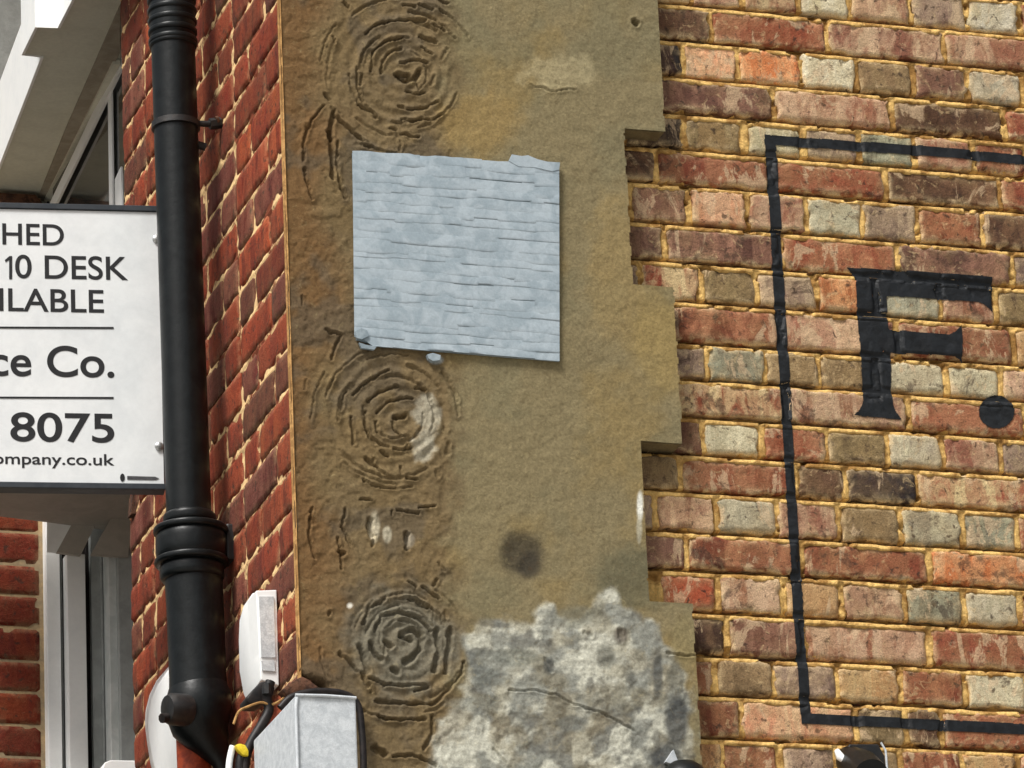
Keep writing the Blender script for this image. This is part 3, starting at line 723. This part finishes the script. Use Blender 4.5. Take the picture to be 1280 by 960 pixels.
# ------------------------------------------------------------------ upper window and cornice
uw = tag(empty('upper_window', tuple(on_x(110, 200, XW+.1))), 'dark glazed window with white mullion in the recess above the letting board', 'window')
XG = XW+.10
def Gp(px, py, X=None): return on_x(px, py, X if X is not None else XG)
gl = [Gp(66, 258), Gp(66, 236), Gp(160, 56), Gp(160, 300), Gp(66, 300)]
part('pane', MB().prism(gl, (.006, 0, 0)).mesh('pane'), M_glass, uw)
hd = [Gp(62, 254, XG-.012), Gp(70, 254, XG-.012), Gp(152, 84, XG-.012), Gp(152, 64, XG-.012)]
part('frame_head', MB().prism(hd, (.006, 0, 0)).mesh('frame_head'), M_white, uw)
m1 = [Gp(134.5, 115, XG-.008), Gp(139, 112, XG-.008), Gp(141, 258, XG-.008), Gp(136.5, 258, XG-.008)]
part('mullion', MB().prism(m1, (.004, 0, 0)).mesh('mullion'), M_white, uw)
m2 = [Gp(143.5, 224, XG-.012), Gp(151, 208, XG-.012), Gp(153, 300, XG-.012), Gp(144.5, 300, XG-.012)]
part('sash_stile', MB().prism(m2, (.004, 0, 0)).mesh('sash_stile'), M_white, uw)
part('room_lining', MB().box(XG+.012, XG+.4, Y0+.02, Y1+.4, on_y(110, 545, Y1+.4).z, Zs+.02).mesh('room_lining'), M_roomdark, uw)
pier_top_pts = [on_y(x, y, Y1-.02) for x, y in ((-60, 238), (44, 243), (60, 262), (-60, 262))]
o = part('shaded_pier_top', MB().prism(pier_top_pts, (0, .02, 0)).mesh('shaded_pier_top'), M_rag, uw)  # dark strip painting the shade on top of the far brick return

corn = tag(empty('cornice', tuple(on_z(60, 120, Zs))), 'white painted cornice with stepped edge and dark grey soffit at the top left corner', 'cornice')
out = [(-50, 330), (0, 205), (52, 70), (28, 67), (45, 32), (73, 33), (90, 0), (135, -90)]
inn = [(210, -90), (175, 20), (148, 78), (61, 250), (40, 330)]
sp = [on_z(x, y, Zs) for x, y in out+inn]
part('soffit', MB().prism(sp, (0, 0, .02)).mesh('soffit'), M_soffit, corn)
fo = [on_z(x, y, Zs) for x, y in out]
ctr = sum(fo, Vector())/len(fo)
mb = MB()
for a, b_ in zip(fo[:-1], fo[1:]):
    d = (b_-a).normalized(); nn = Vector((d.y, -d.x, 0))
    if nn.x > 0: nn = -nn
fo_in = [p+Vector((.004, 0.0, 0)) for p in fo]
n_ = len(fo); vs = []; hgt = .19
for z_ in (.0, hgt):
    vs += [p+Vector((-.002, 0, z_-.0 if z_ else -.004)) for p in fo]+[p+Vector((0, 0, z_ if z_ else -.004)) for p in fo_in]
fs = []
for i in range(n_-1):
    fs += [(i, i+1, 2*n_+i+1, 2*n_+i), (n_+i, n_+i+1, 3*n_+i+1, 3*n_+i), (i, i+1, n_+i+1, n_+i), (2*n_+i, 2*n_+i+1, 3*n_+i+1, 3*n_+i)]
fas = MB().add(vs, fs).mesh('fascia'); 
# keep the white only above the soffit edge
part('fascia', fas, M_white, corn)
for (pa, pb, wd, mt, dz) in (((64, 246), (150, 74), .016, M_soffit, .012), ((80, 246), (150, 30), .0, M_soffitdark, 0)):
    if wd:
        a, b_ = on_z(*pa, Zs), on_z(*pb, Zs); off = Vector((-wd, 0, 0))
        part('bead', MB().prism([a+Vector((0, 0, -dz)), b_+Vector((0, 0, -dz)), b_+off+Vector((0, 0, -dz)), a+off+Vector((0, 0, -dz))], (0, 0, dz-.001)).mesh('bead'), mt, corn)
md = [on_z(x, y, Zs-.006) for x, y in ((61, 252), (88, 190), (150, 66), (150, 8), (84, 158), (46, 252))]
part('moulding', MB().prism(md, (0, 0, .005)).mesh('moulding'), M_soffitdark, corn)
gw = obj('grey_gable_beyond', MB().box(-3.2, on_y(40, 100, Y1+1.6).x, Y1+1.5, Y1+1.7, 0, 9).mesh('grey_gable_beyond'), M_farwall)
tag(gw, 'plain grey rendered wall showing behind the white cornice at the top left', 'wall')

# ------------------------------------------------------------------ downpipe
XP = XW-.078
def yfor(px, py, X): return on_x(px, py, X).y
YP = yfor(232, 470, XP)
def PP(px, py, dy=0): return on_y(px, py, YP+dy)
k_ = FPX/(PP(232, 470)-CAM).length          # px per metre at the pipe
pipe = tag(empty('downpipe', tuple(PP(232, 470))), 'tall black iron downpipe with ribbed socket and collar standing off the red brick wall', 'downpipe')
def axis(y): return PP(215.5+(y-30)*.0335, y)
part('pipe_shaft', MB().tube([axis(-120), axis(200), axis(450), axis(670)], 28/k_, 40).mesh('pipe_shaft', smooth=60), M_pipe, pipe)
part('lower_shaft', MB().tube([PP(240, 690), PP(244, 760), PP(247, 845), PP(249, 880)], [36/k_, 35.5/k_, 35/k_, 37/k_], 40).mesh('lower_shaft', smooth=60), M_pipe, pipe)
def ring(name, y, r, h, parent=pipe, cx=None, bev=.3):
    c0 = axis(y) if cx is None else PP(cx, y); n = 8; P_, R_ = [], []
    for i in range(n+1):
        t = i/n; P_.append(c0+Vector((0, 0, (.5-t)*h/k_*1.06))); R_.append((r*(1-bev*.3*(abs(t-.5)*2)**4))/k_)
    return part(name, MB().tube(P_, R_, 40).mesh(name, smooth=50), M_pipe, pipe)
for y in (2, 15, 28, 41, 53): ring('socket_rib', y, 31.5, 8)
ring('socket', 24, 29.5, 60)
ring('socket_lip', 57, 30.5, 7)
ring('collar_band', 684, 44, 36, cx=239); ring('collar_rim', 664, 46.5, 9, cx=238.5); ring('collar_rim', 703, 46, 9, cx=239.5); ring('collar_neck', 716, 40, 20, cx=240); ring('collar_neck', 650, 33, 14, cx=237)
lug = MB().tube([PP(276, 690, .02), PP(288, 684, .02), PP(300, 682, .02)], [.012, .017, .014], 14).mesh('collar_lug', smooth=50)
part('collar_lug', lug, M_clip, pipe)
part('collar_lug', MB().box(*sorted((PP(280, 690).x, PP(293, 690).x)), YP-.02, YP+.03, PP(280, 703).z, PP(280, 658).z).mesh('collar_lug', bevel=.004), M_clip, pipe)
# bracket strap and its arm to the wall
c0 = axis(158); st = [c0+Vector((31.0/k_*math.cos(a), 31.0/k_*math.sin(a), 0)) for a in [i*2*math.pi/40 for i in range(41)]]
mb = MB(); v = []
for p in st: v += [p+Vector((0, 0, .006)), p+Vector((0, 0, -.006))]
inn_ = [c0+(p-c0)*.88 for p in st]
for p in inn_: v += [p+Vector((0, 0, .006)), p+Vector((0, 0, -.006))]
n_ = 41; fs = []
for i in range(40): fs += [(2*i, 2*i+1, 2*i+3, 2*i+2), (2*i, 2*i+2, 2*n_+2*i+2, 2*n_+2*i), (2*i+1, 2*n_+2*i+1, 2*n_+2*i+3, 2*i+3)]
part('bracket_strap', mb.add(v, fs).mesh('bracket_strap', smooth=50), M_clip, pipe)
part('bracket_arm', MB().tube([PP(244, 154, -.01), PP(258, 155, -.01), PP(270, 154, -.01)], .006, 10).mesh('bracket_arm', smooth=50), M_clip, pipe)
part('bolt', MB().tube([PP(262, 155, -.01), PP(276, 153.5, -.01)], .011, 6).mesh('bolt'), M_clip, pipe)
part('bolt', MB().tube([PP(270, 150, -.018), PP(273, 149, -.018)], .007, 8).mesh('bolt'), M_rag, pipe)
part('bolt', MB().tube([PP(244, 180, 0), PP(257, 184, 0)], .008, 8).mesh('bolt'), M_clip, pipe)
# branch at the foot
part('branch_body', MB().tube([PP(247, 858), PP(249, 872), PP(248, 890), PP(252, 908), PP(259, 922), PP(268, 938), PP(276, 952), PP(283, 975)],
     [36/k_, 40/k_, 41/k_, 37/k_, 29/k_, 20/k_, 12/k_, 8/k_], 32).mesh('branch_body', smooth=60), M_pipe, pipe)
part('inspection_boss', MB().tube([PP(232, 888, -.035), PP(214, 886, -.05), PP(209, 886, -.052)], [.03, .029, .024], 20).mesh('inspection_boss', smooth=50), M_clip, pipe)
part('boss_stud', MB().tube([PP(209, 897, -.055), PP(202, 898, -.06)], .009, 8).mesh('boss_stud', smooth=50), M_cable, pipe)
part('branch_seam', MB().tube([PP(253, 866, -.052), PP(260, 880, -.056), PP(272, 890, -.045)], .0025, 8).mesh('branch_seam', smooth=50), M_pipe, pipe)
tc = obj('terracotta_pipe', MB().tube([PP(241, 912, .03), PP(243, 960, .03), PP(246, 1300, .03)], 21/k_, 28).mesh('terracotta_pipe', smooth=60), M_terracotta)
tag(tc, 'short stretch of terracotta coloured pipe below the black downpipe branch', 'pipe')

# ------------------------------------------------------------------ letting board
al = math.radians(8.2); BD = Vector((math.cos(al), -math.sin(al), 0)); BN = Vector((-math.sin(al), -math.cos(al), 0))
YB_ = YP+.13
BP = on_y(200, 430, YB_)
def B(px, py, out=0.): return on_plane(px, py, BP+BN*out, BN)
board = tag(empty('letting_board', tuple(B(100, 610))), 'white letting board with black lettering fixed beside the black downpipe', 'sign')
zt, zb_ = B(100, 256).z, B(100, 611).z
rx = B(203, 430)
lx = BP+BD*((B(0, 430)-BP).dot(BD)-.55)
def bpt(s, z, out): p = BP+BD*s+BN*out; return Vector((p.x, p.y, z))
s1 = (B(203, 450)-BP).dot(BD); s0 = s1-.86
rim = .012
def bslab(a, b_, z0, z1, o0, o1): return [bpt(a, z0, o0), bpt(b_, z0, o0), bpt(b_, z1, o0), bpt(a, z1, o0)], BN*(o1-o0)
pts, of = bslab(s0, s1, zb_, zt, -.03, -.002); part('board_tray', MB().prism(pts, of).mesh('board_tray'), M_signframe, board)
pts, of = bslab(s0+.003, s1-.002, zb_+rim, zt-rim, -.002, .0); part('board_face', MB().prism(pts, of).mesh('board_face'), M_signwhite, board)
for z0, z1 in ((zb_, zb_+rim-.001), (zt-rim+.001, zt)):
    pts, of = bslab(s0, s1+.001, z0, z1, -.002, .004); part('board_edge', MB().prism(pts, of).mesh('board_edge', bevel=.001), M_signframe, board)
def text(body, px0, px1, ytop, ybase, bold=0., name='lettering', asc=True, ref=None):
    """ytop/ybase = top and baseline of the reference glyphs at the right end"""
    cu = bpy.data.curves.new('t', 'FONT'); cu.body = body; cu.size = 1; cu.offset = bold
    o = bpy.data.objects.new('t', cu); C.objects.link(o)
    dg = bpy.context.evaluated_depsgraph_get(); dg.update()
    me = bpy.data.meshes.new_from_object(o.evaluated_get(dg))
    co = np.array([v.co[:] for v in me.vertices])
    cu.body = ref or 'H'; dg.update(); m2 = bpy.data.meshes.new_from_object(o.evaluated_get(bpy.context.evaluated_depsgraph_get()))
    h = np.array([v.co[:] for v in m2.vertices]); hy0, hy1 = h[:, 1].min(), h[:, 1].max()
    bpy.data.objects.remove(o)
    x0, x1 = co[:, 0].min(), co[:, 0].max()
    sa = (B(px0, ybase)-BP).dot(BD); sb = (B(px1, ybase)-BP).dot(BD)
    zb0 = B((max(px0, 0)+px1)/2, ybase).z; zt0 = B((max(px0, 0)+px1)/2, ytop).z
    for v in me.vertices:
        s = sa+(v.co.x-x0)/(x1-x0)*(sb-sa); z = zb0+(v.co.y-hy0)/(hy1-hy0)*(zt0-zb0)
        v.co = bpt(s, z, .0006)
    # one object per glyph: join faces that touch, then pieces that sit above one another
    par = list(range(len(me.vertices)))
    def find(i):
        while par[i] != i: par[i] = par[par[i]]; i = par[i]
        return i
    for p in me.polygons:
        for k in p.vertices[1:]: par[find(k)] = find(p.vertices[0])
    comp = {}
    for p in me.polygons: comp.setdefault(find(p.vertices[0]), []).append(tuple(p.vertices))
    cs = []
    for fs_ in comp.values():
        xs_ = [(me.vertices[i].co-BP).dot(BD) for f in fs_ for i in f]; cs.append([min(xs_), max(xs_), fs_])
    cs.sort(key=lambda c: c[0]); out_ = []
    for c in cs:
        if out_ and c[0] < out_[-1][1]-.4*(c[1]-c[0]): out_[-1][1] = max(out_[-1][1], c[1]); out_[-1][2] = out_[-1][2]+c[2]
        else: out_.append(c)
    for c in out_:
        ids = sorted({i for f in c[2] for i in f}); mp = {i: n for n, i in enumerate(ids)}
        mb = bpy.data.meshes.new('letter'); mb.from_pydata([me.vertices[i].co[:] for i in ids], [], [tuple(mp[i] for i in f) for f in c[2]])
        part('letter', mb, M_ink, board)
text('HED', 3, 80, 280, 306.5, .010)
text('0 DESK', 19, 160, 320, 349, .010, ref='H')
one = [(6, 325), (12, 320), (15.2, 320), (15.2, 349), (11.4, 349), (11.4, 325.2), (7, 328)]
part('letter', MB().prism([B(x, y, .0006) for x, y in one], BN*.0001).mesh('letter'), M_ink, board)
text('ILABLE', -1, 130, 361.5, 390, .010)
text('ce Co.', -13, 143, 432, 471.5, .014, ref='C')
text('8075', 13, 143, 516, 553, .014, ref='8')
text('ompany.co.uk', -9, 143, 567, 581, .012, ref='k')
for yy in (409.5, 497):
    pts = [B(-40, yy-1.4, .0006), B(142, yy-.8, .0006), B(142, yy+1.6, .0006), B(-40, yy+.9, .0006)]
    part('rule_line', MB().prism(pts, BN*.0004).mesh('rule_line'), M_ink, board)
mk = [B(153+3*math.cos(a), 597+5*math.sin(a), .0006) for a in [i*math.pi/6 for i in range(12)]]
part('printer_mark', MB().prism(mk, BN*.0004).mesh('printer_mark'), M_ink, board)
part('printer_mark', MB().prism([B(159, 595, .0006), B(194, 596, .0006), B(199, 598, .0006), B(194, 600, .0006), B(159, 599.5, .0006)], BN*.0004).mesh('printer_mark'), mottled('grey_ink', (70, 70, 72), (80, 80, 82), 60), board)
for x, y in ((196, 299), (199, 558)):
    c = B(x, y, .0006)
    part('screw', MB().tube([c, c+BN*.004, c+BN*.006], [.0085, .0075, .004], 16).mesh('screw', smooth=40), M_screw, board)

# ------------------------------------------------------------------ alarm boxes, steel box, cables
ab = tag(empty('alarm_box', tuple(on_x(322, 800, XW-.02))), 'narrow white alarm box standing out from the brick beside the pilaster corner', 'alarm box', 'white alarm boxes on the red brick wall')
XA = XW-.036; bY = [on_x(322, 741, XA), on_x(315, 741, XA), on_x(304, 757, XA), on_x(299, 775, XA), on_x(298, 800, XA), on_x(299, 840, XA), on_x(304, 868, XA), on_x(308, 877, XA), on_x(316, 866, XA), on_x(325, 851, XA), on_x(324, 800, XA)]
part('cover', MB().prism(bY, (.034, 0, 0)).mesh('cover', bevel=.003, smooth=30), M_white, ab)
fy = bY[0].y-.0005
gp = [on_y(x, y, fy-.001) for x, y in ((323.5, 746), (342, 746), (344, 820), (344, 822), (326.5, 822))]
M_grille = mottled('pale_grey_plastic', (188, 192, 194), (206, 209, 210), 60, .6)
part('side_cover', MB().prism([on_y(x, y, fy) for x, y in ((320, 738), (346, 737), (349, 857), (326, 850))], (0, .06, 0)).mesh('side_cover', bevel=.002), M_white, ab)
part('side_grille', MB().prism([p+Vector((0, -.002, 0)) for p in gp], (0, .003, 0)).mesh('side_grille'), M_grille, ab)
part('side_grille', MB().prism([on_y(x, y, fy-.003) for x, y in ((327, 826), (343, 826), (344, 839), (328, 838))], (0, .003, 0)).mesh('side_grille'), M_grille, ab)
ab2 = tag(empty('alarm_box', tuple(on_x(190, 900, XW-.05))), 'rounded white alarm box partly hidden behind the foot of the downpipe', 'alarm box', 'white alarm boxes on the red brick wall')
XB = XW-.02
bp2 = [on_x(x, y, XB) for x, y in ((232, 800), (222, 818), (210, 834), (196, 850), (187, 868), (182, 888), (181, 905), (184, 930), (188, 955), (196, 985), (214, 1010), (236, 980))]
rim_ = [on_x(x, y, XB-.05)+Vector((0, 0.0, 0)) for x, y in ((226, 822), (218, 832), (208, 842), (197, 857), (190, 872), (186, 890), (185, 906), (187, 928), (191, 950), (198, 975), (212, 995), (230, 965))]
n_ = len(bp2); fs = [(i, (i+1) % n_, n_+(i+1) % n_, n_+i) for i in range(n_)]+[tuple(range(n_, 2*n_)), tuple(range(n_-1, -1, -1))]
part('cover', MB().add(bp2+rim_, fs).mesh('cover', bevel=.003, smooth=40), M_white, ab2)
jb = obj('junction_box', MB().prism([on_y(x, y, Y0+.05) for x, y in ((127, 962), (131, 953), (138, 950), (170, 950.5), (175, 952), (175, 1010), (127, 1010))], (0, .05, 0)).mesh('junction_box', bevel=.002), M_white)
tag(jb, 'pale rounded top of a small box at the bottom edge below the white window', 'box')

sb = tag(empty('steel_box', tuple(on_y(400, 950, -.2))), 'grey galvanised steel box with sloping top edge at the foot of the pilaster corner', 'metal box')
XL = on_y(317, 935, -.05).x; yf = on_x(369, 869, XL).y; ztp = on_x(369, 869, XL).z; xr2 = on_y(445, 877, yf).x
b = MB(); b.box(XL, xr2, yf, -.05, ztp-.9, ztp); part('box_body', b.mesh('box_body', bevel=.003), M_galv, sb)
part('front_lip', MB().tube([Vector((XL+.0005, yf-.001, ztp-.9)), Vector((XL+.0005, yf-.001, ztp-.02)), Vector((XL+.003, yf-.001, ztp-.004))], .0032, 8).mesh('front_lip', smooth=60), M_galv, sb)
part('top_lip', MB().tube([Vector((XL, yf-.001, ztp)), Vector(((XL+xr2)/2, yf-.002, ztp+.001)), Vector((xr2, yf-.001, ztp))], .0028, 8).mesh('top_lip', smooth=60), M_galv, sb)
def tube_obj(name, pts, r, mat, label, cat, seg=10):
    # smooth the path
    P_ = [Vector(p) for p in pts]; Q = []
    for i in range(len(P_)-1):
        p0, p1, p2, p3 = P_[max(i-1, 0)], P_[i], P_[i+1], P_[min(i+2, len(P_)-1)]
        for t in (0, .25, .5, .75):
            Q.append(.5*((2*p1)+(p2-p0)*t+(2*p0-5*p1+4*p2-p3)*t*t+(3*p1-p0-3*p2+p3)*t**3))
    Q.append(P_[-1])
    o = obj(name, MB().tube(Q, r, seg).mesh(name, smooth=60), mat); return tag(o, label, cat)
tube_obj('black_cable', [on_y(x, y, -.065) for x, y in ((350, 885), (362, 873), (378, 867), (400, 864), (425, 866), (441, 873), (449, 886), (452, 910), (454, 940), (455, 990))], .0062, M_cable, 'black cable arching over and down the right side of the steel box', 'cable')
tube_obj('black_cable', [on_y(x, y, -.03) for x, y in ((338, 852), (333, 870), (336, 888), (326, 908), (312, 932), (306, 955), (304, 1000))], .009, M_cable, 'black cable dropping from the narrow alarm box to the yellow tape', 'cable')
tube_obj('buff_wire', [on_y(x, y, -.036) for x, y in ((362, 866), (350, 876), (338, 881), (326, 878), (308, 884), (298, 890), (292, 905))], .0022, M_arris, 'thin buff wire curling away under the narrow alarm box', 'wire')
cl = tag(empty('cable_gland', tuple(on_y(325, 865, -.02))), 'dark rubber cable gland hanging under the narrow alarm box', 'cable gland')
part('gland_body', MB().prism([on_y(x, y, -.028) for x, y in ((326, 852), (340, 850), (344, 860), (340, 872), (326, 880), (310, 879), (308, 872), (316, 862))], (0, .05, 0)).mesh('gland_body', bevel=.003, smooth=40), M_cable, cl)
part('gland_nut', MB().tube([on_y(333, 855, -.04), on_y(333, 868, -.04)], .008, 6).mesh('gland_nut'), M_clip, cl)
yt = obj('yellow_tape', MB().prism([on_y(x, y, -.045) for x, y in ((294, 931), (300, 929), (307, 931), (311, 938), (311, 945), (304, 944), (297, 937))], (0, .012, 0)).mesh('yellow_tape', bevel=.002, smooth=40), M_yellow)
tag(yt, 'small wrap of bright yellow tape round a black cable by the downpipe foot', 'tape')
tube_obj('white_cable', [on_y(x, y, -.03) for x, y in ((291, 933), (288, 945), (286, 962), (286, 1000))], .006, M_white, 'short white cable end hanging beside the yellow tape', 'cable')
tube_obj('dark_cable', [on_y(x, y, -.03) for x, y in ((303, 944), (300, 955), (300, 1000))], .0085, M_cable, 'thick dark cable just below the yellow tape', 'cable')
sl = obj('brown_sealant', MB().prism([on_y(x, y, SLAB_Y-.008) for x, y in ((352, 862), (362, 854), (372, 848), (378, 845), (386, 849), (398, 858), (404, 866), (392, 869), (376, 867), (360, 870))], (0, .03, 0)).mesh('brown_sealant', bevel=.003, smooth=40), M_rag)
tag(sl, 'dark brown lump of sealant at the broken lower corner of the pilaster', 'sealant')

# ------------------------------------------------------------------ fittings at the bottom edge
cm = tag(empty('security_camera', tuple(on_y(1078, 960, -.05))), 'small black security camera on the brick wall below the painted frame', 'camera')
cc = on_y(1078, 960, -.05)
part('camera_body', MB().tube([cc+Vector((0, .06, .03)), cc+Vector((0, .0, .0)), cc+Vector((-.005, -.05, -.03))], [.028, .033, .032], 24).mesh('camera_body', smooth=50), M_pipe, cm)
part('mount_plate', MB().prism([on_y(x, y, -.012) for x, y in ((1062, 930), (1098, 930), (1106, 945), (1109, 1000), (1056, 1000), (1054, 945))], (0, .01, 0)).mesh('mount_plate', bevel=.002), M_clip, cm)
part('white_highlight', MB().tube([on_y(1046, 938, -.02), on_y(1050, 946, -.025), on_y(1058, 952, -.03)], [.005, .008, .006], 10).mesh('white_highlight', smooth=50), M_white, cm)  # highlight on the camera's left edge, modelled as a white tube
part('edge_trim', MB().tube([on_y(1101, 928, -.03), on_y(1107, 938, -.03), on_y(1109, 962, -.03), on_y(1110, 1000, -.03)], .0022, 8).mesh('edge_trim', smooth=50), M_galv, cm)
lm = tag(empty('wall_lamp', tuple(on_y(855, 965, -.09))), 'black domed lamp head just showing at the bottom edge of the pilaster', 'wall lamp')
lc = on_y(856, 989, -.10)
prof = [(0.002, .055), (.02, .052), (.034, .042), (.044, .026), (.05, .0), (.05, -.03)]
part('lamp_dome', MB().tube([lc+Vector((0, 0, h)) for _, h in prof], [r for r, _ in prof], 24).mesh('lamp_dome', smooth=60), M_pipe, lm)
part('wall_bracket', MB().prism([on_y(x, y, SLAB_Y-.012) for x, y in ((832, 952), (842, 937), (847, 950), (850, 958))], (0, .012, 0)).mesh('wall_bracket'), M_galv, lm)
